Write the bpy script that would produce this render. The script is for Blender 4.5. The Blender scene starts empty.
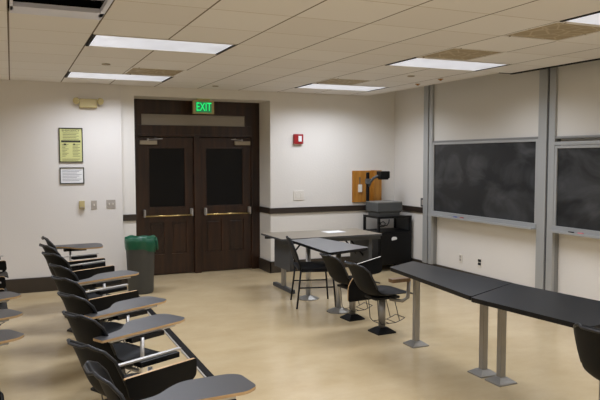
import bpy, bmesh, math, random
from mathutils import Vector, Matrix
random.seed(4)
PI = math.pi
SC = bpy.context.scene
COL = SC.collection
R = math.radians

# ------------------------------------------------------------------ camera
YAW, PITCH, ROLL = 0.4148, -0.0638, -0.0014
fw = Vector((math.sin(YAW)*math.cos(PITCH), math.cos(YAW)*math.cos(PITCH), math.sin(PITCH)))
rt = Vector((math.cos(YAW), -math.sin(YAW), 0)); up = rt.cross(fw)
r2 = math.cos(ROLL)*rt + math.sin(ROLL)*up; u2 = -math.sin(ROLL)*rt + math.cos(ROLL)*up
cam_data = bpy.data.cameras.new('camera'); cam = bpy.data.objects.new('camera', cam_data); COL.objects.link(cam)
cam_data.sensor_width = 36; cam_data.lens = 654.09*36/600; cam_data.clip_start = .05
m = Matrix((r2, u2, -fw)).transposed().to_4x4(); m.translation = Vector((-5.7157, -9.1618, 1.7341))
cam.matrix_world = m
SC.camera = cam
# ------------------------------------------------------------------ world, exposure
w = bpy.data.worlds.new('world'); SC.world = w; w.use_nodes = True
w.node_tree.nodes['Background'].inputs[0].default_value = (.5, .5, .52, 1)
w.node_tree.nodes['Background'].inputs[1].default_value = .0
SC.view_settings.view_transform = 'Standard'; SC.view_settings.look = 'None'
SC.view_settings.gamma = 1; SC.view_settings.use_curve_mapping = False
SC.view_settings.exposure = 0.0
LENS_LIGHT = .60
LAMP_WATT = 26

# ------------------------------------------------------------------ materials
def srgb(r, g, b):
    f = lambda c: (c/255/12.92) if c/255 <= .04045 else ((c/255+.055)/1.055)**2.4
    return (f(r), f(g), f(b), 1)
def mat(name, col, rough=.5, metal=0, var=.0, scale=8, bump=0, bscale=60, coat=0, spec=.5, emit=None, estr=0):
    mt = bpy.data.materials.new(name); mt.use_nodes = True
    nt = mt.node_tree; b = nt.nodes['Principled BSDF']
    b.inputs['Base Color'].default_value = col; b.inputs['Roughness'].default_value = rough
    b.inputs['Metallic'].default_value = metal; b.inputs['Coat Weight'].default_value = coat
    b.inputs['Specular IOR Level'].default_value = spec
    tc = nt.nodes.new('ShaderNodeTexCoord')
    n = nt.nodes.new('ShaderNodeTexNoise'); n.inputs['Scale'].default_value = scale; n.inputs['Detail'].default_value = 4
    nt.links.new(tc.outputs['Object'], n.inputs['Vector'])
    mx = nt.nodes.new('ShaderNodeMix'); mx.data_type = 'RGBA'
    v = var if var else .02
    mx.inputs[6].default_value = tuple(c*(1-v) for c in col[:3])+(1,)
    mx.inputs[7].default_value = tuple(min(1, c*(1+v)) for c in col[:3])+(1,)
    nt.links.new(n.outputs['Fac'], mx.inputs[0]); nt.links.new(mx.outputs[2], b.inputs['Base Color'])
    if bump:
        n2 = nt.nodes.new('ShaderNodeTexNoise'); n2.inputs['Scale'].default_value = bscale
        nt.links.new(tc.outputs['Object'], n2.inputs['Vector'])
        bp = nt.nodes.new('ShaderNodeBump'); bp.inputs['Strength'].default_value = bump; bp.inputs['Distance'].default_value = .01
        nt.links.new(n2.outputs['Fac'], bp.inputs['Height']); nt.links.new(bp.outputs[0], b.inputs['Normal'])
    if emit:
        b.inputs['Emission Color'].default_value = emit; b.inputs['Emission Strength'].default_value = estr
    return mt

def wood(name, c1, c2, rough=.4, scale=(30, 30, 2)):
    mt = mat(name, c1, rough); nt = mt.node_tree; b = nt.nodes['Principled BSDF']
    tc = nt.nodes.new('ShaderNodeTexCoord'); mp = nt.nodes.new('ShaderNodeMapping'); mp.inputs['Scale'].default_value = scale
    n = nt.nodes.new('ShaderNodeTexNoise'); n.inputs['Scale'].default_value = 1.3; n.inputs['Detail'].default_value = 6
    cr = nt.nodes.new('ShaderNodeValToRGB'); cr.color_ramp.elements[0].color = c1; cr.color_ramp.elements[1].color = c2
    cr.color_ramp.elements[0].position = .35; cr.color_ramp.elements[1].position = .7
    nt.links.new(tc.outputs['Object'], mp.inputs[0]); nt.links.new(mp.outputs[0], n.inputs['Vector'])
    nt.links.new(n.outputs['Fac'], cr.inputs[0]); nt.links.new(cr.outputs[0], b.inputs['Base Color'])
    return mt

M = {}
M['wall'] = mat('painted plaster wall', srgb(226, 221, 212), .6, var=.02, scale=3, bump=.15, bscale=35)
M['wall_pink'] = mat('painted wall', srgb(222, 217, 210), .6, var=.015, scale=2, bump=.08, bscale=50)
M['darktrim'] = wood('dark stained wood trim', srgb(44, 36, 30), srgb(60, 50, 42), .35, (2, 30, 30))
M['base'] = mat('dark rubber baseboard', srgb(58, 50, 42), .35, var=.1)
M['door'] = wood('dark walnut door', srgb(30, 15, 7), srgb(60, 35, 18), .33, (14, 14, 1.2))
M['doorglass'] = mat('black night glass', srgb(3, 3, 4), .3, spec=.25)
M['transom'] = mat('frosted transom glass', srgb(158, 150, 138), .35)
M['steel'] = mat('satin aluminium', srgb(150, 146, 138), .38, .6, var=.05, scale=4)
M['alu'] = mat('anodised aluminium post', srgb(142, 142, 140), .45, .35, var=.04, scale=4)
M['alu_light'] = mat('light aluminium rail', srgb(172, 173, 171), .4, .3)
M['chrome'] = mat('chrome', srgb(200, 198, 194), .36, .8)
M['wire'] = mat('dark steel wire', srgb(70, 66, 60), .4, .5)
M['brass'] = mat('brass bar', srgb(205, 180, 120), .25, .9)
M['closer'] = mat('tan painted closer', srgb(156, 142, 118), .5)
M['beige'] = mat('beige plastic', srgb(184, 168, 118), .5)
M['plate'] = mat('grey metal plate', srgb(172, 164, 154), .4, .1)
M['white'] = mat('white plastic', srgb(226, 220, 208), .45)
M['black'] = mat('black plastic shell', srgb(8, 8, 9), .5, spec=.15, var=.12, scale=5)
M['blackrim'] = mat('highlit black rim', srgb(26, 27, 30), .35)  # greyer than the shell: the rim's highlight is put into this colour
M['blackm'] = mat('black painted metal', srgb(7, 7, 8), .45, spec=.3)
M['blackf'] = mat('black fabric', srgb(22, 22, 24), .85, var=.1, scale=90)
M['under'] = mat('black tablet underside', srgb(8, 8, 9), .6, spec=.2)
M['lam'] = mat('grey laminate', srgb(66, 65, 65), .38, var=.06, scale=25)
M['lamdark'] = mat('charcoal laminate', srgb(15, 16, 18), .36, var=.18, scale=60)
M['lamblue'] = mat('blue grey laminate', srgb(112, 114, 117), .3, var=.04, scale=40)
M['lambeige'] = mat('beige grey laminate', srgb(142, 132, 116), .4, var=.04, scale=30)
M['ply'] = wood('plywood edge', srgb(176, 140, 96), srgb(204, 168, 120), .5, (4, 30, 60))
M['oak'] = wood('orange varnished board', srgb(160, 104, 34), srgb(186, 130, 54), .4, (25, 5, 2))
M['tablegrey'] = mat('grey painted steel', srgb(70, 71, 72), .5)
M['bin'] = mat('grey bin plastic', srgb(66, 66, 62), .55, var=.05)
M['bag'] = mat('green bin liner', srgb(20, 84, 58), .35, var=.2, scale=14, bump=.5, bscale=18)
M['ohp'] = mat('grey projector plastic', srgb(78, 80, 80), .5)
M['ohptop'] = mat('light grey projector top', srgb(128, 128, 124), .4)
M['red'] = mat('red alarm plastic', srgb(150, 22, 24), .4)
M['paper'] = mat('white paper', srgb(232, 232, 230), .7)
M['yellow'] = mat('yellow poster paper', srgb(206, 205, 138), .6)
M['ink'] = mat('black ink', srgb(44, 44, 34), .7)
M['inkgrey'] = mat('grey print', srgb(150, 150, 156), .7)
M['cage'] = mat('dark slot', srgb(14, 13, 12), .8)
M['silver'] = mat('silver fixture frame', srgb(216, 217, 230), .4)
M['wb'] = mat('cream glossy writing panel', srgb(214, 210, 201), .27, var=.01, scale=2)
M['strip'] = mat('dark raceway cover', srgb(26, 24, 23), .75, spec=.15)
M['stripside'] = mat('pale raceway edge', srgb(170, 165, 155), .4)
M['exitface'] = mat('exit sign face', srgb(60, 120, 84), .4, emit=srgb(30, 130, 80), estr=.5)
M['exitgreen'] = mat('exit letter glow', srgb(30, 220, 110), .4, emit=srgb(30, 235, 120), estr=1.0)
M['bronze'] = mat('brass sprinkler', srgb(172, 120, 50), .4, .5)
M['blue'] = mat('blue marker', srgb(40, 60, 150), .4)
M['redm'] = mat('red marker', srgb(170, 60, 50), .4)
M['pink'] = mat('pink chalk', srgb(214, 130, 130), .7)
M['brownbox'] = wood('brown wooden block', srgb(112, 88, 60), srgb(140, 110, 76), .5)
M['lens'] = mat('prismatic lamp lens', srgb(190, 192, 196), .4)

def lens_material():
    mt = M['lens']; nt = mt.node_tree; b = nt.nodes['Principled BSDF']
    tc = nt.nodes.new('ShaderNodeTexCoord')
    wv = nt.nodes.new('ShaderNodeTexVoronoi'); wv.inputs['Scale'].default_value = 9
    nt.links.new(tc.outputs['Object'], wv.inputs['Vector'])
    mr = nt.nodes.new('ShaderNodeMapRange'); mr.inputs['To Min'].default_value = LENS_LIGHT*1.12; mr.inputs['To Max'].default_value = LENS_LIGHT*.78
    nt.links.new(wv.outputs['Distance'], mr.inputs['Value']); nt.links.new(mr.outputs[0], b.inputs['Emission Strength'])
    b.inputs['Emission Color'].default_value = (.90, .92, 1.0, 1)
lens_material()

def ceiling_material():
    mt = mat('suspended ceiling tiles', srgb(190, 174, 152), .85); nt = mt.node_tree; b = nt.nodes['Principled BSDF']
    tc = nt.nodes.new('ShaderNodeTexCoord'); sp = nt.nodes.new('ShaderNodeSeparateXYZ'); nt.links.new(tc.outputs['Object'], sp.inputs[0])
    def mth(op, a, bb=None, v=None):
        n = nt.nodes.new('ShaderNodeMath'); n.operation = op
        nt.links.new(a, n.inputs[0])
        if bb is not None: nt.links.new(bb, n.inputs[1])
        if v is not None: n.inputs[1].default_value = v
        return n.outputs[0]
    def line(out, off, half):
        t = mth('ADD', out, v=-off); t = mth('DIVIDE', t, v=.6096); t = mth('FRACT', t); t = mth('SUBTRACT', t, v=.5); t = mth('ABSOLUTE', t)
        return mth('GREATER_THAN', t, v=.5-half/.6096)
    lx = line(sp.outputs[0], -5.71, .0065); ly = line(sp.outputs[1], -.62, .006)
    # every tile keeps its own slightly different tone
    cmb = nt.nodes.new('ShaderNodeCombineXYZ')
    fx = mth('FLOOR', mth('DIVIDE', mth('ADD', sp.outputs[0], v=5.71), v=.6096)); fy = mth('FLOOR', mth('DIVIDE', mth('ADD', sp.outputs[1], v=.62), v=.6096))
    nt.links.new(fx, cmb.inputs[0]); nt.links.new(fy, cmb.inputs[1])
    wn = nt.nodes.new('ShaderNodeTexWhiteNoise'); nt.links.new(cmb.outputs[0], wn.inputs['Vector'])
    m0 = nt.nodes.new('ShaderNodeMix'); m0.data_type = 'RGBA'; nt.links.new(wn.outputs['Value'], m0.inputs[0])
    m0.inputs[6].default_value = srgb(230, 226, 222); m0.inputs[7].default_value = srgb(236, 233, 230)
    m1 = nt.nodes.new('ShaderNodeMix'); m1.data_type = 'RGBA'; nt.links.new(ly, m1.inputs[0])
    nt.links.new(m0.outputs[2], m1.inputs[6]); m1.inputs[7].default_value = srgb(205, 197, 184)
    m2 = nt.nodes.new('ShaderNodeMix'); m2.data_type = 'RGBA'; nt.links.new(lx, m2.inputs[0])
    nt.links.new(m1.outputs[2], m2.inputs[6]); m2.inputs[7].default_value = srgb(110, 98, 82)
    nt.links.new(m2.outputs[2], b.inputs['Base Color'])
    return mt
M['ceil'] = ceiling_material()

def floor_material():
    mt = mat('waxed tan vinyl floor', srgb(200, 172, 124), .3); nt = mt.node_tree; b = nt.nodes['Principled BSDF']
    tc = nt.nodes.new('ShaderNodeTexCoord')
    mp = nt.nodes.new('ShaderNodeMapping'); mp.inputs['Scale'].default_value = (1, 1.6, 1); nt.links.new(tc.outputs['Object'], mp.inputs[0])
    n1 = nt.nodes.new('ShaderNodeTexNoise'); n1.inputs['Scale'].default_value = 2.2; n1.inputs['Detail'].default_value = 8; n1.inputs['Roughness'].default_value = .65
    nt.links.new(mp.outputs[0], n1.inputs['Vector'])
    cr = nt.nodes.new('ShaderNodeValToRGB'); cr.color_ramp.elements[0].position = .3; cr.color_ramp.elements[1].position = .7
    cr.color_ramp.elements[0].color = srgb(196, 173, 132); cr.color_ramp.elements[1].color = srgb(208, 187, 148)
    nt.links.new(n1.outputs['Fac'], cr.inputs[0])
    n2 = nt.nodes.new('ShaderNodeTexNoise'); n2.inputs['Scale'].default_value = 40; nt.links.new(tc.outputs['Object'], n2.inputs['Vector'])
    mx = nt.nodes.new('ShaderNodeMix'); mx.data_type = 'RGBA'; mx.blend_type = 'MULTIPLY'; mx.inputs[0].default_value = .05
    nt.links.new(cr.outputs[0], mx.inputs[6]); nt.links.new(n2.outputs['Fac'], mx.inputs[7]); nt.links.new(mx.outputs[2], b.inputs['Base Color'])
    rr = nt.nodes.new('ShaderNodeMapRange'); rr.inputs['To Min'].default_value = .14; rr.inputs['To Max'].default_value = .24
    nt.links.new(n1.outputs['Fac'], rr.inputs['Value']); nt.links.new(rr.outputs[0], b.inputs['Roughness'])
    return mt
M['floor'] = floor_material()

def slate_material(seed):
    mt = mat('slate chalkboard', srgb(40, 42, 44), .42); nt = mt.node_tree; b = nt.nodes['Principled BSDF']
    tc = nt.nodes.new('ShaderNodeTexCoord')
    mp = nt.nodes.new('ShaderNodeMapping'); mp.inputs['Location'].default_value = (seed, seed*2.3, 0); mp.inputs['Scale'].default_value = (1, 1, 1.5)
    nt.links.new(tc.outputs['Object'], mp.inputs[0])
    n1 = nt.nodes.new('ShaderNodeTexNoise'); n1.inputs['Scale'].default_value = 1.6; n1.inputs['Detail'].default_value = 7; n1.inputs['Distortion'].default_value = 1.2
    nt.links.new(mp.outputs[0], n1.inputs['Vector'])
    cr = nt.nodes.new('ShaderNodeValToRGB'); cr.color_ramp.elements[0].position = .42; cr.color_ramp.elements[1].position = .68
    cr.color_ramp.elements[0].color = srgb(20, 22, 24); cr.color_ramp.elements[1].color = srgb(66, 67, 68)
    nt.links.new(n1.outputs['Fac'], cr.inputs[0]); nt.links.new(cr.outputs[0], b.inputs['Base Color'])
    return mt

def grille_material():
    mt = mat('ceiling grille', srgb(140, 124, 98), .7); nt = mt.node_tree; b = nt.nodes['Principled BSDF']
    tc = nt.nodes.new('ShaderNodeTexCoord'); v = nt.nodes.new('ShaderNodeTexVoronoi'); v.feature = 'DISTANCE_TO_EDGE'; v.inputs['Scale'].default_value = 7
    nt.links.new(tc.outputs['Object'], v.inputs['Vector'])
    cr = nt.nodes.new('ShaderNodeValToRGB'); cr.color_ramp.elements[0].color = srgb(196, 182, 154); cr.color_ramp.elements[1].color = srgb(168, 152, 124); cr.color_ramp.elements[1].position = .08
    nt.links.new(v.outputs['Distance'], cr.inputs[0]); nt.links.new(cr.outputs[0], b.inputs['Base Color'])
    return mt
M['grille'] = grille_material()

# ------------------------------------------------------------------ mesh helpers
class MB:
    def __init__(s): s.bm = bmesh.new(); s.mi = 0
    def _tag(s, geom):
        for f in geom:
            if isinstance(f, bmesh.types.BMFace): f.material_index = s.mi
    def box(s, x0, x1, y0, y1, z0, z1, bev=0):
        r = bmesh.ops.create_cube(s.bm, size=1)
        for v in r['verts']:
            v.co = Vector(((x0+x1)/2+v.co.x*(x1-x0), (y0+y1)/2+v.co.y*(y1-y0), (z0+z1)/2+v.co.z*(z1-z0)))
        fs = set(f for v in r['verts'] for f in v.link_faces); s._tag(fs)
        if bev:
            es = list(set(e for v in r['verts'] for e in v.link_edges))
            q = bmesh.ops.bevel(s.bm, geom=es, offset=bev, segments=2, affect='EDGES', profile=.6); s._tag(q['faces'])
        return s
    def prism(s, pts, z0, z1, bev=0):   # outline in xy extruded in z
        lo = [s.bm.verts.new((x, y, z0)) for x, y in pts]; hi = [s.bm.verts.new((x, y, z1)) for x, y in pts]
        n = len(pts); fs = [s.bm.faces.new(lo[::-1]), s.bm.faces.new(hi)]
        for i in range(n): fs.append(s.bm.faces.new((lo[i], lo[(i+1) % n], hi[(i+1) % n], hi[i])))
        s._tag(fs)
        if bev:
            es = [e for e in fs[1].edges]+[e for e in fs[0].edges]
            q = bmesh.ops.bevel(s.bm, geom=es, offset=bev, segments=2, affect='EDGES'); s._tag(q['faces'])
        return fs
    def frustum(s, cx, cy, z0, z1, a, b, sides=4, rot=PI/4):
        rings = []
        for z, r in ((z0, a), (z0+(z1-z0)*.25, a), (z1, b)):
            rings.append([s.bm.verts.new((cx+r*math.cos(rot+2*PI*i/sides), cy+r*math.sin(rot+2*PI*i/sides), z)) for i in range(sides)])
        s._rings(rings)
        return s
    def _rings(s, rings, cap=True, smooth=False):
        fs = []
        for a, b in zip(rings, rings[1:]):
            n = len(a)
            for i in range(n): fs.append(s.bm.faces.new((a[i], a[(i+1) % n], b[(i+1) % n], b[i])))
        if smooth:
            for f in fs: f.smooth = True
        if cap: fs.append(s.bm.faces.new(rings[0][::-1])); fs.append(s.bm.faces.new(rings[-1]))
        s._tag(fs); return fs
    def lathe(s, cx, cy, prof, n=24, cap=True):
        s._rings([[s.bm.verts.new((cx+r*math.cos(2*PI*i/n), cy+r*math.sin(2*PI*i/n), z)) for i in range(n)] for r, z in prof], cap, True)
        return s
    def tube(s, pts, r, n=8, flat=None):
        pts = [Vector(p) for p in pts]; rings = []; prev = None
        for i, p in enumerate(pts):
            t = (pts[min(i+1, len(pts)-1)]-pts[max(i-1, 0)]).normalized()
            if prev is None:
                ref = Vector((0, 0, 1)) if abs(t.z) < .9 else Vector((1, 0, 0)); a = t.cross(ref).normalized()
            else: a = (prev - t*prev.dot(t)).normalized()
            prev = a; b = t.cross(a)
            ra, rb = (r, r) if flat is None else flat
            rings.append([s.bm.verts.new(p+a*ra*math.cos(2*PI*k/n)+b*rb*math.sin(2*PI*k/n)) for k in range(n)])
        s._rings(rings, True, n > 5); return s
    def xform(s, mtx): bmesh.ops.transform(s.bm, matrix=mtx, verts=s.bm.verts); return s
    def build(s, name, mats, parent=None, smooth=False):
        bmesh.ops.recalc_face_normals(s.bm, faces=s.bm.faces)
        me = bpy.data.meshes.new(name); s.bm.to_mesh(me); s.bm.free()
        for mm in (mats if isinstance(mats, (list, tuple)) else [mats]): me.materials.append(mm)
        if smooth:
            for p in me.polygons: p.use_smooth = True
        o = bpy.data.objects.new(name, me); COL.objects.link(o)
        if parent: o.parent = parent
        return o
def fillet(pts, rads, seg=5):
    out = []; n = len(pts)
    for i, (p, r) in enumerate(zip(pts, rads)):
        p = Vector(p); a = Vector(pts[i-1]); b = Vector(pts[(i+1) % n])
        if r <= 0: out.append(tuple(p)); continue
        da = (a-p).normalized(); db = (b-p).normalized()
        ra = min(r, (a-p).length*.49, (b-p).length*.49)
        for k in range(seg+1):
            t = k/seg; q = (p+da*ra)*(1-t)**2 + p*2*t*(1-t) + (p+db*ra)*t*t
            out.append((q.x, q.y))
    return out
def tag(o, label, cat, group=None):
    o['label'] = label; o['category'] = cat
    if group: o['group'] = group
    return o
def struct(o): o['kind'] = 'structure'; return o
def thing(name, label, cat, loc=(0, 0, 0), rot=0, group=None):
    o = bpy.data.objects.new(name, None); COL.objects.link(o); o.location = loc; o.rotation_euler = (0, 0, rot)
    o.empty_display_size = .1
    return tag(o, label, cat, group)
def copy_tree(o, parent=None):
    c = o.copy(); COL.objects.link(c)
    if parent: c.parent = parent
    for ch in [k for k in bpy.data.objects if k.parent == o]: copy_tree(ch, c)
    return c
def text_mesh(body, size, name, mt, parent=None, thick=.001):
    cu = bpy.data.curves.new(name, 'FONT'); cu.body = body; cu.size = size; cu.extrude = thick; cu.align_x = 'CENTER'; cu.align_y = 'CENTER'
    t = bpy.data.objects.new(name, cu); COL.objects.link(t)
    dg = bpy.context.evaluated_depsgraph_get(); me = bpy.data.meshes.new_from_object(t.evaluated_get(dg))
    bpy.data.objects.remove(t); me.materials.clear(); me.materials.append(mt)
    o = bpy.data.objects.new(name, me); COL.objects.link(o); o.rotation_euler = (PI/2, 0, 0)
    if parent: o.parent = parent
    return o

# ------------------------------------------------------------------ room shell
S = .6096; HC = 2.7236; GX = -5.71; GY = -.62
XL, YB = -10.2, -12.6            # far left wall, wall behind the camera
DX0, DX1, DZ, DD = -4.16, -2.165, 2.59, .50   # door recess
b = MB(); b.box(XL-.2, .2, YB-.2, 1.0, -.1, 0); struct(b.build('floor', M['floor']))
b = MB()
b.box(DX1, .2, 0, .8, 0, 3.3); b.box(-4.345, DX0, 0, .8, 0, 3.3); b.box(DX0, DX1, 0, .8, DZ, 3.3)
struct(b.build('wall_back', M['wall']))
b = MB(); b.box(XL-.2, -4.345, -.06, .5, 0, 3.3); struct(b.build('wall_back_left', M['wall_pink']))
b = MB(); b.box(0, .2, YB, 0, 0, 3.3); struct(b.build('wall_right', M['wall']))
b = MB(); b.box(XL-.2, XL, YB, -.06, 0, 3.3); struct(b.build('wall_left', M['wall']))
b = MB(); b.box(XL-.2, .2, YB-.2, YB, 0, 3.3); struct(b.build('wall_rear', M['wall']))

lights = []   # (n0, n1, row)
for j in (-1, -5, -9, -13, -17):
    lights += [(1, 3, j), (6, 8, j)]
    if j < -4 or j == -1: lights.append((-5, -3, j))  # unseen column left of the view, added to even out the room light
vents = [(2, -2), (6, -2), (6, -6), (6, -8)]
holes = set()
for a, c, j in lights:
    for n in range(a, c): holes.add((n, j))
for j in (-8, -7): holes.add((0, j))
for n, j in vents: holes.add((n, j))
# rows: cell (n, j) spans X GX+n*S..GX+(n+1)*S, Y GY+j*S..GY+(j+1)*S
b = MB()
xs = [XL]+[GX+n*S for n in range(-7, 9)]+[-.5]
ys = [YB]+[GY+j*S for j in range(-19, 1)]+[0]
def quad(b, x0, x1, y0, y1, z):
    vs = [b.bm.verts.new(p) for p in ((x0, y0, z), (x0, y1, z), (x1, y1, z), (x1, y0, z))]
    b.bm.faces.new(vs)
for i in range(len(xs)-1):
    for k in range(len(ys)-1):
        n = i-8; j = k-20
        if (n, j) in holes: continue
        x1 = xs[i+1]
        b.box(xs[i], x1, ys[k], ys[k+1], HC, HC+.02)
b.box(-.5, -.33, YB, -3.06, HC, HC+.02)
struct(b.build('ceiling', M['ceil']))
b = MB(); b.box(XL-.2, .2, YB-.2, .5, 3.05, 3.15); struct(b.build('ceiling_slab', M['cage']))
b = MB(); b.box(-.56, -.5, -3.06, 0, HC-.004, HC+.09); struct(b.build('trim_slot', M['wall']))
b = MB(); b.box(-.335, -.30, YB, -3.06, HC-.012, HC+.05); b.box(-.5, -.30, -3.075, -3.045, HC-.004, HC+.05); struct(b.build('slot_edge_dark', M['cage']))  # thin near-black strip along the nearer stretch of the slot edge
b = MB(); b.box(-.52, -.0, YB, 0, HC+.24, HC+.26); struct(b.build('ceiling_slot', M['wall']))
b = MB(); b.box(-.56, -.54, YB, 0, HC+.02, 3.05); struct(b.build('wall_slot', M['wall']))
# baseboards and chair rail
b = MB(); b.box(XL, -4.345, -.085, -.06, 0, .19, .004); struct(b.build('baseboard_left', M['base']))
b = MB(); b.box(DX1-.02, -.02, -.02, 0, 0, .175, .003); b.box(DX1-.02, DX1, -.02, DD, 0, .175); b.box(-4.345, DX0, -.02, 0, 0, .175); struct(b.build('baseboard_back', M['base']))
b = MB(); b.box(-.02, 0, YB, 0, 0, .17, .003); struct(b.build('baseboard_right', M['base']))
b = MB(); b.box(DX1-.018, -.0, -.022, 0, .9, .985, .003); b.box(DX1-.02, DX1, -.02, DD-.02, .9, .985); struct(b.build('trim_chair_rail_back', M['darktrim']))
b = MB(); b.box(-4.345, DX0-.0, -.022, 0, .88, .965, .003); struct(b.build('trim_chair_rail_left', M['darktrim']))
b = MB(); b.box(-.022, 0, -.95, -.02, .9, .985, .003); struct(b.build('trim_chair_rail_right', M['darktrim']))

# ------------------------------------------------------------------ doors
FY = DD-.03   # front plane of frame
b = MB()
JL, JR = -4.03, -2.30
b.box(DX0, JL, FY, .7, 0, DZ); b.box(JR, DX1, FY, .7, 0, DZ)
b.box(JL, JR, FY, .7, 2.055, 2.22, .004); b.box(JL, JR, FY, .7, 2.38, DZ)
b.box(JL, -3.98, FY, .7, 2.22, 2.38); b.box(-2.40, JR, FY, .7, 2.22, 2.38)
b.box(-3.215, -3.115, FY-.03, .7, 0, 2.055, .006)
b.box(JL, JR, FY-.015, FY, 2.055, 2.09, .004)
struct(b.build('door_frame_1', M['door']))
wdw = MB().box(-3.98, -2.40, FY+.02, FY+.03, 2.22, 2.38).build('window_1', M['transom']); struct(wdw)
bar = MB().box(-4.03, -2.30, .66, .69, 0, 2.05).build('door_backing', M['cage']); struct(bar)
def door(n, x0, x1, gx0, gx1, hinge_left):
    y0, y1 = FY+.03, FY+.075; z1 = 2.045
    r = bpy.data.objects.new('door_%d' % n, None); COL.objects.link(r); r.location = (0, 0, 0); struct(r)
    b = MB()
    b.box(x0, gx0, y0, y1, .01, z1); b.box(gx1, x1, y0, y1, .01, z1)
    b.box(gx0, gx1, y0, y1, 1.9, z1); b.box(gx0, gx1, y0, y1, .80, 1.0)
    b.box(gx0, gx1, y0, y1, .01, .31); c = (gx0+gx1)/2; b.box(c-.055, c+.055, y0, y1, .31, .80)
    b.build('door_leaf', M['door'], r)
    for a, d in ((gx0, c-.055), (c+.055, gx1)):
        q = MB(); q.box(a, d, y0+.02, y1, .31, .80); q.box(a+.03, d-.03, y0+.012, y0+.03, .34, .77, .006)
        q.build('door_panel', M['door'], r)
    MB().box(gx0, gx1, y0+.015, y1-.01, 1.0, 1.9).build('door_glass', M['doorglass'], r)
    q = MB()
    for a0, a1, c0, c1 in ((gx0, gx0+.018, 1.0, 1.9), (gx1-.018, gx1, 1.0, 1.9), (gx0, gx1, 1.0, 1.018), (gx0, gx1, 1.882, 1.9)): q.box(a0, a1, y0-.004, y0+.016, c0, c1, .003)
    q.build('glazing_bead', M['door'], r)
    q = MB(); xa, xb = x0+.07, x1-.045
    q.tube([(xa, y0-.09, .89), (xb, y0-.09, .89)], .013, 10)
    q.build('push_bar', M['brass'], r)
    for xx in (xa, xb):
        MB().box(xx-.012, xx+.012, y0-.10, y0, .875, .985, .004).build('push_bar_bracket', M['plate'], r)
    cx0 = x0+.02 if hinge_left else x1-.27
    q = MB(); q.box(cx0, cx0+.25, y0-.05, y0, 1.935, 1.995, .006); q.build('door_closer', M['closer'], r)
    q = MB(); px = cx0+.12
    ex = px+.2 if hinge_left else px-.2
    q.tube([(px, y0-.03, 2.01), (ex, y0-.10, 2.02), ((px+ex)/2, y0-.02, 2.035)], .006, 6); q.lathe(px, y0-.03, [(.014, 1.99), (.014, 2.025)], 10)
    q.build('closer_arm', M['plate'], r)
    return r
door(1, -4.03, -3.215, -3.89, -3.33, True)
door(2, -3.115, -2.30, -3.03, -2.42, False)

# exit sign
t = thing('exit_sign', 'lit green EXIT sign hanging above the double doors', 'exit sign', (-3.155, .12, DZ))
MB().box(-.09, .09, -.05, .05, -.02, 0, .003).build('ceiling_mount', M['beige'], t)
MB().box(-.155, .155, -.025, .025, -.215, -.02, .006).build('sign_housing', M['beige'], t)
MB().box(-.118, .118, -.029, -.024, -.195, -.045).build('sign_face', M['exitface'], t)
tx = text_mesh('EXIT', .15, 'lettering', M['exitgreen'], t, .002); tx.location = (0, -.031, -.12); tx.scale = (.74, 1.12, 1)

# ------------------------------------------------------------------ ceiling fixtures
def light_fixture(a, c, j, label):
    x0, x1 = GX+a*S+.012, GX+c*S-.012; y0, y1 = GY+j*S+.012, GY+(j+1)*S-.012
    cx, cy = (x0+x1)/2, (y0+y1)/2
    t = thing('ceiling_light', label, 'ceiling light', (cx, cy, HC), 0, 'troffer lights in the ceiling')
    hx, hy = (x1-x0)/2, (y1-y0)/2
    q = MB(); q.box(-hx, hx, -hy, hy, .08, .10); q.box(-hx, hx, -hy-.004, -hy+.02, -.003, .08); q.box(-hx, hx, hy-.02, hy+.004, -.003, .08)
    q.build('housing', M['white'], t)
    MB().box(-hx-.004, -hx+.022, -hy, hy, -.004, .08).build('end_frame', M['cage'], t); MB().box(hx-.022, hx+.004, -hy, hy, -.004, .08).build('end_frame', M['cage'], t)
    q = MB(); q.box(-hx+.022, hx-.022, -hy+.02, hy-.02, .0, .012); q.build('diffuser', M['lens'], t)
    ld = bpy.data.lights.new('tube_light', 'AREA'); ld.shape = 'RECTANGLE'; ld.size = 2*hx-.05; ld.size_y = 2*hy-.05
    ld.energy = LAMP_WATT; ld.spread = R(150); ld.color = (.90, .96, 1.10)
    lo = bpy.data.objects.new('tube_light', ld); COL.objects.link(lo); lo.parent = t; lo.location = (0, 0, -.004)
LL = {(1, -1): 'lit rectangular ceiling light nearest the exit sign, left side', (1, -5): 'long lit ceiling light beside the open black fixture',
      (6, -1): 'lit ceiling light close to the back wall, above the wooden board', (6, -5): 'lit ceiling light in front of the left chalkboard',
      (6, -9): 'lit ceiling light cut off by the right edge of the picture'}
for a, c, j in lights:
    light_fixture(a, c, j, LL.get((a, j), 'unseen lit rectangular ceiling light behind or beside the camera'))
def vent(n, j, label):
    t = thing('ceiling_vent', label, 'ceiling vent', (GX+(n+.5)*S, GY+(j+.5)*S, HC), 0, 'square grilles in the ceiling')
    h = S/2
    q = MB(); q.box(-h, h, -h, -h+.02, -.003, .015); q.box(-h, h, h-.02, h, -.003, .015); q.box(-h, -h+.02, -h+.02, h-.02, -.003, .015); q.box(h-.02, h, -h+.02, h-.02, -.003, .015)
    q.build('vent_frame', M['ceil'], t)
    MB().box(-h+.02, h-.02, -h+.02, h-.02, .004, .02).build('vent_grille', M['grille'], t)
vent(2, -2, 'brown square grille beside the far left ceiling light')
vent(6, -2, 'brown square grille beside the ceiling light over the wooden board')
vent(6, -6, 'brown square grille beside the ceiling light before the left chalkboard')
vent(6, -8, 'brown square grille nearest the right edge, next to the cut-off light')
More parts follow.
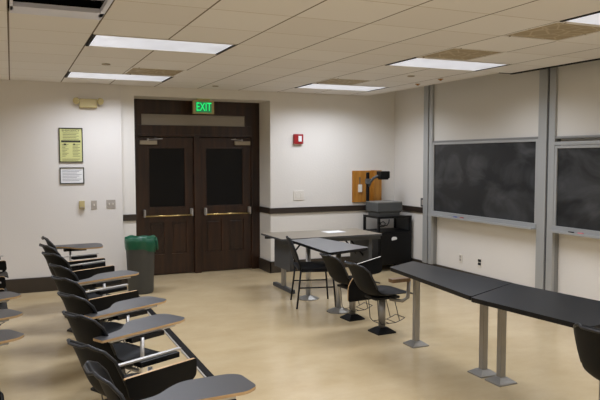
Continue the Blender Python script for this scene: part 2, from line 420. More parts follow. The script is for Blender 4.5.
# open fixture without its lens
fx0, fx1, fy0, fy1 = GX+.01, GX+S-.01, GY-8*S+.01, GY-6*S-.01
t = thing('open_ceiling_fixture', 'black open ceiling fixture without cover, silver frame, top left', 'ceiling fixture', ((fx0+fx1)/2, (fy0+fy1)/2, HC))
hx, hy = (fx1-fx0)/2, (fy1-fy0)/2
q = MB(); q.box(-hx, hx, -hy, hy, .2, .22); q.box(-hx, -hx+.01, -hy, hy, 0, .2); q.box(hx-.01, hx, -hy, hy, 0, .2); q.box(-hx, hx, -hy, -hy+.01, 0, .2); q.box(-hx, hx, hy-.01, hy, 0, .2)
q.build('housing', M['cage'], t)
q = MB(); q.box(-hx, hx, hy-.22, hy, -.012, .02, .003); q.box(hx-.03, hx, -hy, hy-.1, -.012, .02); q.box(-hx, hx, -hy, -hy+.05, -.012, .02); q.box(-hx, -hx+.02, -hy, hy-.1, -.012, .02)
q.build('fixture_frame', M['silver'], t)
for yy in (hy-.44,):
    MB().tube([(-hx+.02, yy, .03), (hx-.03, yy, .03)], .006, 8).build('crossbar', M['silver'], t)
MB().box(-hx+.12, hx-.12, hy-.5, hy-.47, .1, .13).build('lamp_socket_rail', M['tablegrey'], t)
# sprinklers / detectors
for x, y, mt, nm, lb in ((-.71, -1.71, 'bronze', 'sprinkler_head', 'small bronze sprinkler head near the back right corner'), (-.76, -2.29, 'bronze', 'sprinkler_head', 'small bronze sprinkler head nearer the left chalkboard'),
                     (-1.27, -2.4, 'ceil', 'recessed_detector', 'tiny round fitting in ceiling tile near the right lights'), (-4.78, -1.99, 'ceil', 'recessed_detector', 'faint round fitting in ceiling between the two left lights'),
                     (-3.13, -.42, 'closer', 'recessed_detector', 'tiny dark fitting in the ceiling above the exit sign')):
    q = MB(); q.lathe(x, y, [(.035, HC), (.035, HC-.006), (.015, HC-.01), (.012, HC-.018), (.02, HC-.02), (.004, HC-.022)] if mt == 'bronze' else [(.045, HC), (.045, HC-.005), (.036, HC-.01)], 16)
    tag(q.build(nm, M[mt] if mt != 'ceil' else M['closer']), lb, 'sprinkler' if mt == 'bronze' else 'ceiling detector')

# ------------------------------------------------------------------ left wall fittings
LY = -.06
t = thing('emergency_light', 'beige emergency light with two lamp heads high on wall', 'emergency light', (-4.77, LY, 2.46)); t.scale = (.86, .9, .9)
MB().box(-.13, .13, -.07, 0, -.065, .065, .008).build('case', M['beige'], t)
for sx in (-1, 1):
    q = MB(); q.lathe(0, 0, [(.025, 0), (.045, .03), (.05, .07), (.046, .074)], 16)
    q.xform(Matrix.Translation((sx*.15, -.05, .045)) @ Matrix.Rotation(sx*.5, 4, 'Z') @ Matrix.Rotation(PI/2+.3, 4, 'X'))
    q.build('lamp_head', M['beige'], t)
def poster():
    t = thing('emergency_poster', 'yellow framed EMERGENCY notice on the left wall', 'poster', (-4.995, LY, 1.91))
    q = MB(); W, Hh = .148, .225
    for x0, x1, z0, z1 in ((-W, W, Hh-.012, Hh), (-W, W, -Hh, -Hh+.012), (-W, -W+.012, -Hh+.012, Hh-.012), (W-.012, W, -Hh+.012, Hh-.012)): q.box(x0, x1, -.018, 0, z0, z1)
    q.build('frame', M['ink'], t)
    MB().box(-W+.012, W-.012, -.01, 0, -Hh+.012, Hh-.012).build('sheet', M['yellow'], t)
    q = MB(); q.box(-.12, .12, -.012, -.0095, .035, .062)
    for k in range(5): q.box(-.1, .1-.03*(k % 2), -.012, -.0095, .155-.02*k, .16-.02*k)
    for k in range(9):
        q.box(-.11, -.03-.02*(k % 3), -.012, -.0095, .005-.019*k, .0095-.019*k); q.box(.02, .11-.02*(k % 2), -.012, -.0095, .005-.019*k, .0095-.019*k)
    q.box(-.09, -.06, -.012, -.0095, .0, .02); q.box(.03, .05, -.012, -.0095, .0, .02)
    q.box(-.11, .11, -.012, -.0095, -.185, -.181); q.box(-.11, .09, -.012, -.0095, -.2, -.196)
    q.build('printed_lines', M['ink'], t)
    o = text_mesh('EMERGENCY', .045, 'heading', M['ink'], t, .0008); o.location = (0, -.0115, .188); o.scale = (.85, .8, 1)
poster()
t = thing('framed_notice', 'small white notice in dark frame below the yellow poster', 'notice', (-4.99, LY, 1.51))
q = MB(); W, Hh = .152, .108
for x0, x1, z0, z1 in ((-W, W, Hh-.012, Hh), (-W, W, -Hh, -Hh+.012), (-W, -W+.012, -Hh+.012, Hh-.012), (W-.012, W, -Hh+.012, Hh-.012)): q.box(x0, x1, -.018, 0, z0, z1)
q.build('frame', M['ink'], t)
MB().box(-W+.012, W-.012, -.01, 0, -Hh+.012, Hh-.012).build('sheet', M['paper'], t)
q = MB()
for k in range(8): q.box(-.12, .12-.03*((k*7) % 3), -.012, -.0095, .07-.02*k, .0755-.02*k)
q.build('printed_lines', M['inkgrey'], t)
t = thing('thermostat', 'beige thermostat box left of two wall plates', 'thermostat', (-4.875, LY, 1.12))
MB().box(-.035, .035, -.045, 0, -.055, .055, .006).build('cover', M['beige'], t)
MB().box(-.025, .025, -.05, -.04, -.045, -.025).build('dial', M['closer'], t)
t = thing('light_switch', 'grey metal switch plate between thermostat and wide plate', 'light switch', (-4.72, LY, 1.115))
MB().box(-.037, .037, -.008, 0, -.058, .058, .003).build('plate', M['plate'], t)
MB().box(-.006, .006, -.02, -.006, -.014, .014, .002).build('toggle', M['white'], t)
t = thing('double_wall_plate', 'wide grey metal wall plate right of the switch', 'wall plate', (-4.5, LY, 1.12))
MB().box(-.06, .06, -.008, 0, -.058, .058, .003).build('plate', M['plate'], t)
for sx in (-.024, .024): MB().box(sx-.006, sx+.006, -.02, -.006, -.014, .014, .002).build('toggle', M['white'], t)

# back wall fittings
t = thing('fire_alarm', 'red fire alarm strobe on the back wall', 'fire alarm', (-1.72, 0, 2.025))
MB().box(-.075, .075, -.05, 0, -.075, .075, .006).build('case', M['red'], t)
MB().box(-.01, .045, -.062, -.045, -.04, .045, .006).build('strobe_lens', M['paper'], t)
t = thing('wall_switch_plate', 'white double switch plate below the red fire alarm', 'wall plate', (-1.705, 0, 1.165))
MB().box(-.09, .09, -.01, 0, -.072, .072, .004).build('plate', M['white'], t)
for sx in (-.04, .04): MB().box(sx-.016, sx+.016, -.015, -.008, -.034, .034, .002).build('rocker', M['white'], t)
t = thing('wooden_wall_board', 'orange wooden board mounted on the back wall above chair rail', 'wooden board', (-.57, 0, 1.285))
MB().box(-.21, .14, -.025, 0, -.25, .25, .003).build('panel', M['oak'], t)
q = MB(); q.box(.13, .27, -.11, 0, -.235, .255, .004); q.build('side_box', M['oak'], t)
for sx in (-.085, .075): MB().box(sx-.012, sx+.012, -.032, -.02, -.05 if sx < 0 else -.13, .15).build('wire_channel', M['brownbox'], t)
MB().box(-.115, -.055, -.055, -.02, -.09, .03, .004).build('switch_box', M['white'], t)
t = thing('outlet_box', 'small grey outlet box on right wall above the chair rail', 'wall plate', (0, -.84, 1.06))
MB().box(-.012, 0, -.06, .06, -.065, .065, .003).build('plate', M['ohp'], t)
MB().box(-.016, -.010, -.03, .03, -.04, .04, .002).build('socket', M['plate'], t)
for y, mt, lb in ((-1.76, 'white', 'pale outlet plate low on right wall left of dark one'), (-2.17, 'cage', 'dark outlet plate low on right wall under chalkboard')):
    t = thing('wall_outlet', lb, 'outlet', (0, y, .335))
    MB().box(-.008, 0, -.037, .037, -.058, .058, .002).build('plate', M['white'], t)
    for zz in (-.022, .022): MB().box(-.011, -.007, -.018 if mt == 'white' else -.03, .018 if mt == 'white' else .03, zz-.014, zz+.02).build('socket', M['plate'] if mt == 'white' else M['cage'], t)

# ------------------------------------------------------------------ boards on the right wall
def post(y0, y1, label):
    t = thing('board_post', label, 'aluminium post', (0, (y0+y1)/2, .17))
    h = (y1-y0)/2; top = HC+.22-.17
    MB().box(-.06, -.003, -h, h, 0, top, .002).build('back_channel', M['alu'], t)
    q = MB(); q.box(-.10, -.06, -h, -h+.35*2*h, 0, top, .003); q.box(-.095, -.06, -h+.5*2*h, h, 0, top, .003); q.build('face_profile', M['alu_light'], t)
    MB().box(-.075, -.06, -h+.35*2*h, -h+.5*2*h, 0, top).build('dark_groove', M['ohp'], t)
post(-1.19, -.96, 'grey aluminium post left of the left chalkboard')
post(-3.54, -3.28, 'wide grey aluminium post between the two chalkboards')
def board(ya, yb, z0, z1, label, seed, n):
    t = thing('chalkboard', label, 'chalkboard', (-.05, (ya+yb)/2, z0), 0)
    h = (yb-ya)/2; H_ = z1-z0
    MB().box(-.03, .045, -h+.03, h-.03, .035, H_-.03).build('slate', slate_material(seed), t)
    q = MB(); q.box(-.045, .04, -h, h, H_-.03, H_, .003); q.box(-.045, .04, -h, -h+.035, 0, H_-.03, .003); q.box(-.045, .04, h-.035, h, 0, H_-.03, .003)
    q.build('frame', M['alu_light'], t)
    q = MB(); q.box(-.055, .045, -h, h, -.02, .035, .003); q.box(-.11, -.03, -h, h, -.035, -.02, .003); q.box(-.115, -.105, -h, h, -.035, -.01)
    q.build('chalk_tray', M['alu_light'], t)
    return t
board(-3.28, -1.19, .93, 1.955, 'left chalkboard with smudged chalk, between two grey posts', 2.2, 1)
board(-5.75, -3.54, .93, 1.87, 'right chalkboard cut off by the picture edge', 7.7, 2)
def upper(ya, yb, z0, label):
    t = thing('writing_panel', label, 'white board', (-.05, (ya+yb)/2, z0)); h = (yb-ya)/2
    MB().box(-.02, .045, -h, h, .02, HC+.2-z0).build('panel', M['wb'], t)
    MB().box(-.04, .045, -h, h, -.005, .02, .003).build('bottom_rail', M['alu'], t)
upper(-3.28, -1.19, 1.962, 'cream panel above the left chalkboard')
upper(-5.75, -3.54, 1.955, 'cream panel above the right chalkboard')
t = MB().box(-.10, -.03, -5.75, -3.54, 1.875, 1.915, .004).build('board_rail', M['alu_light']); tag(t, 'thick aluminium rail along the top of the right chalkboard', 'rail')
post(-5.98, -5.75, 'grey aluminium post right of the right chalkboard')
for y, mt, nm, lb, z in ((-1.78, 'blue', 'marker', 'blue marker on the left chalk tray', 0), (-1.92, 'redm', 'marker', 'red marker on the left chalk tray', 0),
                     (-3.83, 'blackm', 'marker', 'black marker on the right chalk tray', 0), (-3.96, 'pink', 'chalk_stick', 'pink chalk piece on the right chalk tray', 0)):
    q = MB(); L = .035
    q.tube([(-.12, y-L, .919), (-.12, y+L, .919)], .009, 8)
    tag(q.build(nm, M[mt]), lb, 'marker' if nm == 'marker' else 'chalk')

# ------------------------------------------------------------------ floor raceway
t = thing('floor_raceway', 'narrow dark cable strip running along the floor beside chairs', 'cable cover', (-4.325, -3.9, 0))
q = MB(); q.box(-.025, .035, -3.55, 3.5, 0, .016, .005); q.build('cover', M['strip'], t)
q = MB(); q.box(-.04, -.025, -3.55, 3.5, 0, .012, .003); q.build('side_flange', M['stripside'], t)

# ------------------------------------------------------------------ trash can
t = thing('trash_can', 'tall grey trash can with a green liner beside the doors', 'trash can', (-4.22, -.64, 0)); t.scale = (.93, .93, 1)
q = MB(); q.lathe(0, 0, [(.165, 0), (.172, .02), (.198, .66), (.205, .70), (.196, .70), (.165, .05)], 32, True); q.build('bin_body', M['bin'], t)
q = MB(); rings = []
for r, z in ((.150, .60), (.188, .68), (.202, .722), (.210, .718), (.212, .66), (.207, .60), (.203, .575)):
    ring = []
    for i in range(48):
        a = 2*PI*i/48; rr = r*(1+.008*math.sin(9*a+z*30)+.006*math.sin(17*a)); zz = z+(.008*math.sin(3*a+1)+.005*math.sin(7*a) if r > .2 else 0)-(.05*max(0, math.cos(a+.3))**3 if z < .67 and r > .2 else 0)
        ring.append(q.bm.verts.new((rr*math.cos(a), rr*math.sin(a), zz)))
    rings.append(ring)
q._rings(rings, False, True); q.build('bin_liner', M['bag'], t)
q = MB(); q.tube([(.206, -.03, .71), (.222, -.04, .66), (.225, -.045, .60), (.226, -.04, .55)], .012, 6, (.004, .018)); q.build('liner_tail', M['bag'], t)

# ------------------------------------------------------------------ tables
def pyramid_leg(x, y, ztop, parent, wd=.05, chrome=False, bs=.122):
    q = MB(); q.box(x-wd/2, x+wd/2, y-wd/2, y+wd/2, .03, ztop, .004); o = q.build('leg', M['steel'], parent)
    q = MB(); q.frustum(x, y, 0, .045, bs, .05); q.build('leg_base', M['steel'], o)
def table_top(pts, rads, z, th, top, parent, edge):
    q = MB(); fs = q.prism(fillet(pts, rads), z-th, z)
    for f in q.bm.faces: f.material_index = 1
    fs[1].material_index = 0
    return q.build('tabletop', [top, edge], parent)
t = thing('long_table', 'charcoal trapezoid table next to the chalkboard wall, farther of two', 'table', (-2.3, -4.6, 0), 0)
def loc(pts, o): return [(x-o[0], y-o[1]) for x, y in pts]
table_top(loc([(-2.58, -4.07), (-2.715, -5.40), (-2.10, -5.12), (-2.19, -3.86)], (-2.3, -4.6)), [.03, .03, .01, .03], .74, .032, M['lamdark'], t, M['blackm'])
pyramid_leg(-.02, .48, .708, t); pyramid_leg(.01, -.43, .708, t)
t = thing('long_table', 'charcoal table running out of frame at the right, nearer of two', 'table', (-2.3, -5.9, 0), 0)
table_top(loc([(-2.738, -5.425), (-2.62, -6.38), (-1.95, -6.22), (-2.095, -5.126)], (-2.3, -5.9)), [.015, .06, .03, .01], .74, .032, M['lamdark'], t, M['blackm'])
pyramid_leg(.01, .66, .708, t); pyramid_leg(.22, -.12, .708, t)
t = thing('small_table', 'blue-grey trapezoid table with black edge and chrome pedestals', 'table', (-2.37, -2.4, 0), 0)
table_top(loc([(-2.61, -1.82), (-2.66, -3.0), (-2.06, -2.8), (-2.2, -1.76)], (-2.37, -2.4)), [.03, .05, .05, .03], .735, .03, M['lamblue'], t, M['blackm'])
for x, y in ((-.03, .52), (.0, -.24)):
    q = MB(); q.lathe(x, y, [(.03, .03), (.03, .705)], 16); o = q.build('leg', M['chrome'], t)
    q = MB(); q.frustum(x, y, 0, .045, .135, .04, 8, PI/8); q.build('leg_base', M['steel'], o)
# folding table
t = thing('folding_table', 'beige-topped grey folding table against the back wall', 'table', (-1.88, -1.23, 0), 0)
q = MB(); fs = q.prism(fillet([(-.76, .38), (-.76, -.38), (.70, -.38), (.70, .38)], [.02]*4), .695, .72)
for f in q.bm.faces: f.material_index = 1
fs[1].material_index = 0
q.build('tabletop', [M['lambeige'], M['tablegrey']], t)
for yy in (-.33, .31): MB().box(-.72, .70, yy, yy+.02, .645, .695).build('apron', M['tablegrey'], t)
for sx in (-.58, .58):
    q = MB(); q.box(sx-.025, sx+.025, -.27, .27, .28, .66, .005); o = q.build('leg_panel', M['tablegrey'], t)
    q = MB(); q.box(sx-.02, sx+.02, -.045, .045, .05, .30, .004); q.build('leg', M['steel'], o)
    q = MB(); q.box(sx-.03, sx+.03, -.32, .32, .0, .05, .01); q.build('foot', M['tablegrey'], o)
    s = 1 if sx < 0 else -1
    for yy in (-.1, .1): MB().tube([(sx+s*.02, yy, .40), (sx+s*.26, yy, .675)], .012, 8).build('brace', M['blackm'], t)
q = MB(); q.prism([(-.14, -.1), (.14, -.1), (.14, .11), (-.14, .11)], 0, .003); o = q.build('paper_sheet', M['paper']); o.location = (-1.68, -1.15, .7205); o.rotation_euler = (0, 0, R(4)); tag(o, 'white paper sheet lying on the beige folding table', 'paper')

# ------------------------------------------------------------------ AV cart and overhead projector
CX, CY = -.345, -.36
t = thing('av_cart', 'black two-tier cart with cabinet in the back right corner', 'cart', (CX, CY, 0))
hw, hd = .30, .235
q = MB(); q.box(-hw, hw, -hd, hd, .81, .83, .004); q.box(-hw, hw, -hd, -hd+.015, .83, .845); q.box(-hw, -hw+.015, -hd, hd, .83, .845); q.build('top_shelf', M['blackm'], t)
for sx in (-1, 1):
    for sy in (-1, 1):
        q = MB(); q.box(sx*hw-sx*.035-.0 if sx > 0 else -hw, sx*hw if sx > 0 else -hw+.035, hd-.035 if sy > 0 else -hd, hd if sy > 0 else -hd+.035, .06, .81); q.build('corner_post', M['blackm'], t)
q = MB(); q.box(-hw+.005, hw-.005, -hd+.005, hd-.005, .10, .61, .004); q.build('cabinet', M['blackm'], t)
q = MB(); q.box(-hw+.04, hw-.04, -hd-.006, -hd+.01, .12, .59, .003); o = q.build('cabinet_door', M['blackm'], t)
q = MB(); q.prism(fillet([(-.05, -.03), (.05, -.015), (.045, .022), (-.02, .03), (-.045, .015)], [.02]*5), 0, .002); q.xform(Matrix.Translation((-.02, -hd-.008, .50)) @ Matrix.Rotation(PI/2, 4, 'X')); o2 = q.build('sticker', M['paper'], o); o2['label'] = 'white irregular sticker'
q = MB(); q.box(hw-.012, hw-.006, -hd+.035, hd-.035, .61, .81); q.build('side_screen', M['ohp'], t)
for sx in (-1, 1):
    for sy in (-1, 1):
        q = MB(); q.lathe(0, 0, [(.03, -.012), (.03, .012)], 14); q.xform(Matrix.Translation((sx*(hw-.04), sy*(hd-.04), .03)) @ Matrix.Rotation(PI/2, 4, 'Y')); q.box(sx*(hw-.04)-.01, sx*(hw-.04)+.01, sy*(hd-.04)-.01, sy*(hd-.04)+.01, .03, .10); q.build('caster', M['blackm'], t)
t = thing('overhead_projector', 'grey overhead projector with raised arm and black head on cart', 'projector', (-.42, -.38, .832))
q = MB(); 
lo = [(-.18, -.17), (.18, -.17), (.18, .17), (-.18, .17)]; hi = [(-.215, -.19), (.215, -.19), (.215, .19), (-.215, .19)]
rings = [[q.bm.verts.new((x, y, z)) for x, y in pp] for pp, z in ((lo, .0), (lo, .06), (hi, .09), (hi, .215))]
q._rings(rings); q.build('lamp_case', M['ohp'], t)
q = MB(); q.box(-.215, .215, -.19, .19, .215, .232, .004); q.build('stage', M['ohptop'], t)
q = MB(); q.box(-.225, -.185, .13, .17, .232, .68, .004); q.build('column', M['blackm'], t)
q = MB(); q.tube([(-.19, .14, .46), (-.18, .12, .52), (-.15, .08, .585), (-.10, .03, .625), (-.04, 0, .635)], .02, 8); q.build('arm', M['ohp'], t)
q = MB(); q.box(-.10, .06, -.08, .06, .59, .70, .012); q.box(-.08, .04, -.07, .05, .57, .60, .005); q.build('projection_head', M['blackm'], t)
q = MB(); q.box(-.235, -.165, .10, .18, .50, .58, .004); q.build('focus_clamp', M['ohp'], t)
q = MB(); q.tube([(-.64, -.609, .80), (-.66, -.612, .77), (-.65, -.615, .72), (-.60, -.612, .69), (-.55, -.61, .70), (-.53, -.612, .74), (-.57, -.614, .77), (-.62, -.612, .755), (-.6, -.61, .71), (-.5, -.61, .71), (-.47, -.61, .75), (-.46, -.609, .80)], .008, 7)
o = q.build('power_cord', M['blackm']); tag(o, 'black coiled power cord hanging off the cart edge', 'cord')

# ------------------------------------------------------------------ stacking chair (four legs)
t = thing('stacking_chair', 'black padded four-legged chair beside the small table', 'chair', (-2.455, -2.16, 0), R(-15))
q = MB(); q.box(-.22, .22, -.22, .22, .435, .475, .018); q.build('seat', M['blackf'], t, True)
q = MB(); rings = []
prof = [(-.215, .52), (-.245, .62), (-.285, .72), (-.315, .79), (-.32, .81)]
q2 = []
for k, (x, z) in enumerate(prof):
    hw_ = [.17, .195, .2, .18, .13][k]
    ring = []
    for yy in (-1, -.6, 0, .6, 1): ring.append(q.bm.verts.new((x+.02*(yy*yy), yy*hw_, z)))
    q2.append(ring)
for a, c in zip(q2, q2[1:]):
    for i in range(4): q.bm.faces.new((a[i], a[i+1], c[i+1], c[i]))
o = q.build('backrest', M['blackf'], t, True); sm = o.modifiers.new('thick', 'SOLIDIFY'); sm.thickness = .028; sm.offset = 0; ss = o.modifiers.new('sub', 'SUBSURF'); ss.levels = 2; ss.render_levels = 2
for sy in (-1, 1):
    q = MB(); q.tube([(-.24, sy*.25, .0), (-.21, sy*.235, .25), (-.19, sy*.225, .44)], .011, 8); q.build('leg', M['blackm'], t)
    q = MB(); q.tube([(.22, sy*.24, .0), (.2, sy*.23, .25), (.18, sy*.225, .44)], .011, 8); q.build('leg', M['blackm'], t)
    q = MB(); q.tube([(-.19, sy*.222, .44), (-.20, sy*.215, .50), (-.235, sy*.21, .62), (-.30, sy*.195, .79)], .011, 8); q.build('back_frame', M['blackm'], t)
    q = MB(); q.tube([(-.215, sy*.236, .24), (.2, sy*.232, .24)], .008, 8); q.build('stretcher', M['blackm'], t)
q = MB(); q.tube([(-.19, -.225, .43), (.18, -.225, .43), (.18, .225, .43), (-.19, .225, .43), (-.19, -.225, .43)], .010, 8); q.build('seat_frame', M['blackm'], t)

# ------------------------------------------------------------------ tablet-arm chairs
RIM = []
def make_shell():
    RIM.clear()
    q = MB()
    #        x,    z,    half width, dish
    prof = [(.235, .415, .17, .0), (.22, .438, .205, .0), (.13, .437, .22, .012), (.02, .422, .22, .022), (-.08, .413, .215, .026),
            (-.155, .43, .205, .03), (-.205, .49, .20, .03), (-.245, .58, .20, .03), (-.285, .68, .19, .028), (-.31, .742, .162, .015), (-.325, .772, .125, .0), (-.340, .784, .09, .0), (-.356, .775, .06, .0)]
    rows = []
    for i, (x, z, hw, d) in enumerate(prof):
        if i == 0: t = Vector((prof[1][0]-x, prof[1][1]-z))
        else: t = Vector((x-prof[i-1][0], z-prof[i-1][1]))
        t.normalize(); nx, nz = t.y, -t.x      # towards sitter side
        nx, nz = (-nx, -nz) if (nz < 0 and i < 6) or (nx < 0 and i >= 6) else (nx, nz)
        row = []
        for k in range(9):
            u = -1+k/4; lift = d*(abs(u)**2.2)*1.6
            row.append(q.bm.verts.new((x+nx*lift, u*hw, z+nz*lift)))
        rows.append(row)
    RIM.extend(tuple(r[0].co*.4+r[1].co*.0+r[0].co*.6) for r in rows[6:])
    for a, c in zip(rows, rows[1:]):
        for i in range(8): q.bm.faces.new((a[i], a[i+1], c[i+1], c[i]))
    o = q.build('seat_shell', M['black'], None, True)
    s = o.modifiers.new('thick', 'SOLIDIFY'); s.thickness = .014; s.offset = 0
    s = o.modifiers.new('sub', 'SUBSURF'); s.levels = 1; s.render_levels = 2
    return o
def shell_rim_pts():
    L = [(x, y*.975, z-(.002 if k > 2 else 0)) for k, (x, y, z) in enumerate(RIM)]
    out = []
    for a, b in zip(L, L[1:]): out += [a, tuple((p+q_)/2 for p, q_ in zip(a, b))]
    out.append(L[-1])
    return out+[(L[-1][0]-.002, 0, L[-1][2])]+[(x, -y, z) for x, y, z in reversed(out)]
def tablet_mesh(flip=1):
    pts = [(0, 0), (.63, 0), (.70, .05), (.69, .24), (.64, .275), (.40, .275), (.32, .22), (.24, .135), (.12, .105), (0, .10)]
    rd = [.01, .03, .03, .04, .04, .06, .08, .08, .03, .01]
    pts = fillet(pts, rd, 4)
    q = MB(); lo = [q.bm.verts.new((x, y*flip, -.015)) for x, y in pts]; hi = [q.bm.verts.new((x, y*flip, 0)) for x, y in pts]
    f = q.bm.faces.new(hi); f.material_index = 0
    f = q.bm.faces.new(lo[::-1]); f.material_index = 2
    n = len(pts)
    for i in range(n):
        f = q.bm.faces.new((lo[i], lo[(i+1) % n], hi[(i+1) % n], hi[i])); f.material_index = 1
    return q
TZ = .65
def make_chair(state):     # 'up', 'down', 'left'
    t = bpy.data.objects.new('tablet_arm_chair', None); COL.objects.link(t)
    s = make_shell(); s.parent = t
    q = MB(); q.tube(shell_rim_pts(), .009, 8); q.build('back_rim', M['blackrim'], t)
    q = MB(); q.box(-.13, .13, -.10, .10, .375, .40, .004); q.build('seat_bracket', M['blackm'], t)
    q = MB(); q.lathe(0, 0, [(.033, .03), (.033, .38)], 20); q.build('pedestal', M['steel'], t)
    q = MB(); q.frustum(0, 0, 0, .06, .135, .055); q.build('pedestal_base', M['blackm'], t)
    q = MB()
    for yy in (-.08, .08):
        q.tube([(-.10, yy, .38), (-.08, yy, .15), (-.05, yy, .11), (.10, yy, .11), (.16, yy, .13), (.20, yy, .15)], .004, 6)
        q.tube([(.08, yy, .38), (.14, yy, .13)], .004, 6)
    for xx in (-.05, .03, .10): q.tube([(xx, -.08, .11), (xx, .08, .11)], .004, 6)
    q.tube([(.20, -.08, .15), (.20, .08, .15)], .004, 6); q.build('book_rack', M['wire'], t)
    sd = 1 if state == 'left' else -1
    q = MB()
    py = .175 if state == 'down' else .27
    q.tube([(-.02, sd*.08, .385), (-.02, sd*(py-.03), .385), (-.02, sd*(py-.005), .42), (-.02, sd*py, TZ-.04)], .013, 10); q.build('tablet_post', M['chrome'], t)
    ry, rz = (-.17, TZ+.01) if state == 'down' else (sd*.235, TZ-.033)
    MB().box(-.24, .19 if state == 'down' else .27, ry-.012, ry+.012, rz, rz+.012, .002).build('hinge_rail', M['chrome'], t)
    MB().box(-.10, .16, ry-.035, ry+.035, rz-.03, rz, .004).build('hinge_box', M['blackm'], t)
    q = tablet_mesh(1 if sd < 0 else -1)
    if state == 'down':        # the flap hangs from its outer edge, underside outward
        q.bm.free(); q = MB(); pts = fillet([(.03, 0), (.50, 0), (.51, .11), (.34, .19), (.10, .19)], [.01, .02, .03, .1, .03], 4)
        lo = [q.bm.verts.new((x, 0, -y)) for x, y in pts]; hi = [q.bm.verts.new((x, .015, -y)) for x, y in pts]; n = len(pts)
        q.bm.faces.new(lo); q.bm.faces.new(hi[::-1])
        for i in range(n): q.bm.faces.new((lo[i], lo[(i+1) % n], hi[(i+1) % n], hi[i])).material_index = 1 if pts[i][1] < .012 and pts[(i+1) % n][1] < .012 else 0
        q.xform(Matrix.Translation((-.29, -.29, TZ-.02)) @ Matrix.Rotation(R(8), 4, 'X'))
    elif state == 'up': q.xform(Matrix.Translation((-.31, -.265, TZ)))
    else: q.xform(Matrix.Translation((-.29, .265, TZ+.01)) @ Matrix.Rotation(R(5), 4, 'X') @ Matrix.Diagonal((.9, .9, 1, 1)))
    o = q.build('tablet', [M['lam'] if state != 'down' else M['under'], M['ply'], M['under']], t)
    return t
protos = {}
def chair(state, x, y, rot, label, group=None):
    if state not in protos: t = protos[state] = make_chair(state)
    else: t = copy_tree(protos[state])
    t.location = (x, y, 0); t.rotation_euler = (0, 0, R(rot))
    tag(t, label, 'chair', group); return t
G1 = 'tablet-arm chairs in the long left row'
rowA = [('up', -5.07, -6.08, 3, 'nearest chair of the long row, its open grey tablet reaching bottom edge'),
        ('down', -5.12, -5.50, 26, 'second nearest chair of the long row, black tablet folded down, pale edge slanting'),
        ('up', -5.10, -4.80, 28, 'chair with open grey tablet, third from the front of long row'),
        ('up', -5.09, -4.17, 28, 'chair with open grey tablet, tip before the floor strip, fourth in long row'),
        ('down', -5.10, -3.55, 28, 'chair with folded black tablet, midway along long row, fifth from front'),
        ('up', -5.08, -2.92, 24, 'chair with open tablet whose tip overlaps the trash can, sixth in long row'),
        ('down', -5.12, -2.32, 28, 'chair with folded tablet, seventh from the front of the long row'),
        ('down', -5.11, -1.72, 18, 'chair with folded tablet just before the farthest chair of long row'),
        ('left', -5.06, -1.12, 3, 'farthest chair of the long row, grey tablet raised against left wall')]
for s_, x, y, r_, lb in rowA:
    c_ = chair(s_, x, y, r_, lb, G1)
    c_.scale = (1, 1, 1.06 if y > -2.6 else 1.02 if y > -4 else 1)      # the far chairs sit a little taller
G2 = 'tablet-arm chairs at the left picture edge'
rowB = [('down', -6.02, -5.40, 2, 'chair at left picture edge nearest camera, only its dark front end showing'),
        ('up', -6.11, -4.80, 26, 'chair at left picture edge with lowest open grey tablet'),
        ('up', -6.11, -4.18, 26, 'chair at left picture edge with the middle open grey tablet'),
        ('up', -6.11, -3.50, 26, 'chair at left picture edge with highest open grey tablet'),
        ('down', -6.02, -2.84, 2, 'chair at left picture edge with pale edge of folded tablet'),
        ('down', -6.02, -2.2, 2, 'chair at left picture edge behind the folded pale-edged tablet'),
        ('down', -6.02, -1.15, 2, 'farthest chair at left picture edge, dark folded tablet against wall')]
for s_, x, y, r_, lb in rowB: chair(s_, x, y, r_, lb, G2)

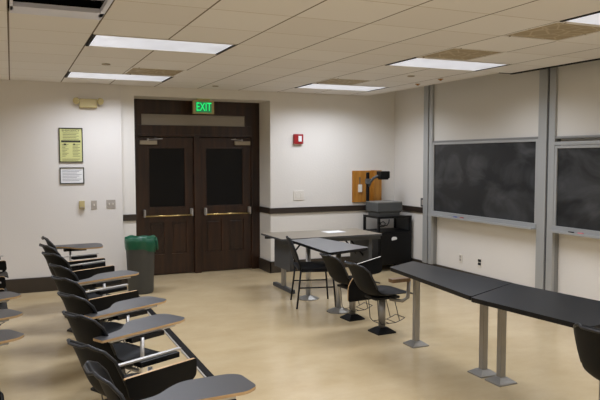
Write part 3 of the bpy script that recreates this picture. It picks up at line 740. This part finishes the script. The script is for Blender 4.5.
# swivel chairs by the tables on the right
def side_chair(x, y, rot, label, kind):
    t = copy_tree(protos['up']); t.name = 'tablet_arm_chair'
    for ch in [k for k in bpy.data.objects if k.parent == t and k.name.split('.')[0] in ('tablet', 'tablet_post', 'hinge_rail', 'hinge_box')]: bpy.data.objects.remove(ch)
    t.location = (x, y, 0); t.rotation_euler = (0, 0, R(rot)); t.scale = {'side': (1.1, 1, .93), 'hang': (1.03, 1, .93), 'none': (1, 1, 1.03)}[kind]; tag(t, label, 'chair')
    if kind == 'hang':
        q = MB(); pts = fillet([(-.21, .27), (.08, .27), (.08, .60), (-.07, .60), (-.21, .48)], [.03, .03, .05, .08, .12], 6)
        lo = [q.bm.verts.new((x_, -.250, z_)) for x_, z_ in pts]; hi = [q.bm.verts.new((x_, -.235, z_)) for x_, z_ in pts]
        n = len(pts); q.bm.faces.new(lo); q.bm.faces.new(hi[::-1])
        for i in range(n): q.bm.faces.new((lo[i], lo[(i+1) % n], hi[(i+1) % n], hi[i])).material_index = 1
        q.build('tablet', [M['under'], M['ply']], t)
        q = MB(); q.tube([(.03, -.10, .385), (.03, -.21, .385), (.03, -.222, .42), (.03, -.222, .55)], .012, 8); q.build('tablet_post', M['steel'], t)
    if kind == 'side':
        q = MB(); pts = fillet([(-.20, .70), (.13, .78), (.13, .60), (-.12, .56)], [.01, .02, .04, .04], 4)
        lo = [q.bm.verts.new((x_, .215, z_)) for x_, z_ in pts]; hi = [q.bm.verts.new((x_, .232, z_)) for x_, z_ in pts]
        n = len(pts); q.bm.faces.new(lo); q.bm.faces.new(hi[::-1])
        for i in range(n): q.bm.faces.new((lo[i], lo[(i+1) % n], hi[(i+1) % n], hi[i])).material_index = 1
        q.build('tablet', [M['under'], M['white']], t)
        q = MB(); q.tube([(-.02, .08, .385), (-.02, .215, .385), (-.02, .242, .42), (-.02, .242, .60)], .010, 8); q.build('tablet_post', M['steel'], t)
        q = MB(); q.tube([(.02, -.10, .375), (.08, -.22, .375), (.12, -.245, .41), (.13, -.25, .60)], .012, 8, (.006, .018)); q.build('arm_strap', M['steel'], t)
        q = MB(); q.box(-.06, .13, -.28, -.20, .585, .625, .006); q.build('arm_block', M['brownbox'], t)
    return t
side_chair(-2.385, -3.0, 5, 'black shell chair with hanging tablet behind the small table end', 'hang')
side_chair(-2.375, -3.60, 3, 'black shell chair on pedestal beside the far end of charcoal table', 'side')
side_chair(-2.49, -6.55, 5, 'black shell chair cut off at the right picture edge', 'none')
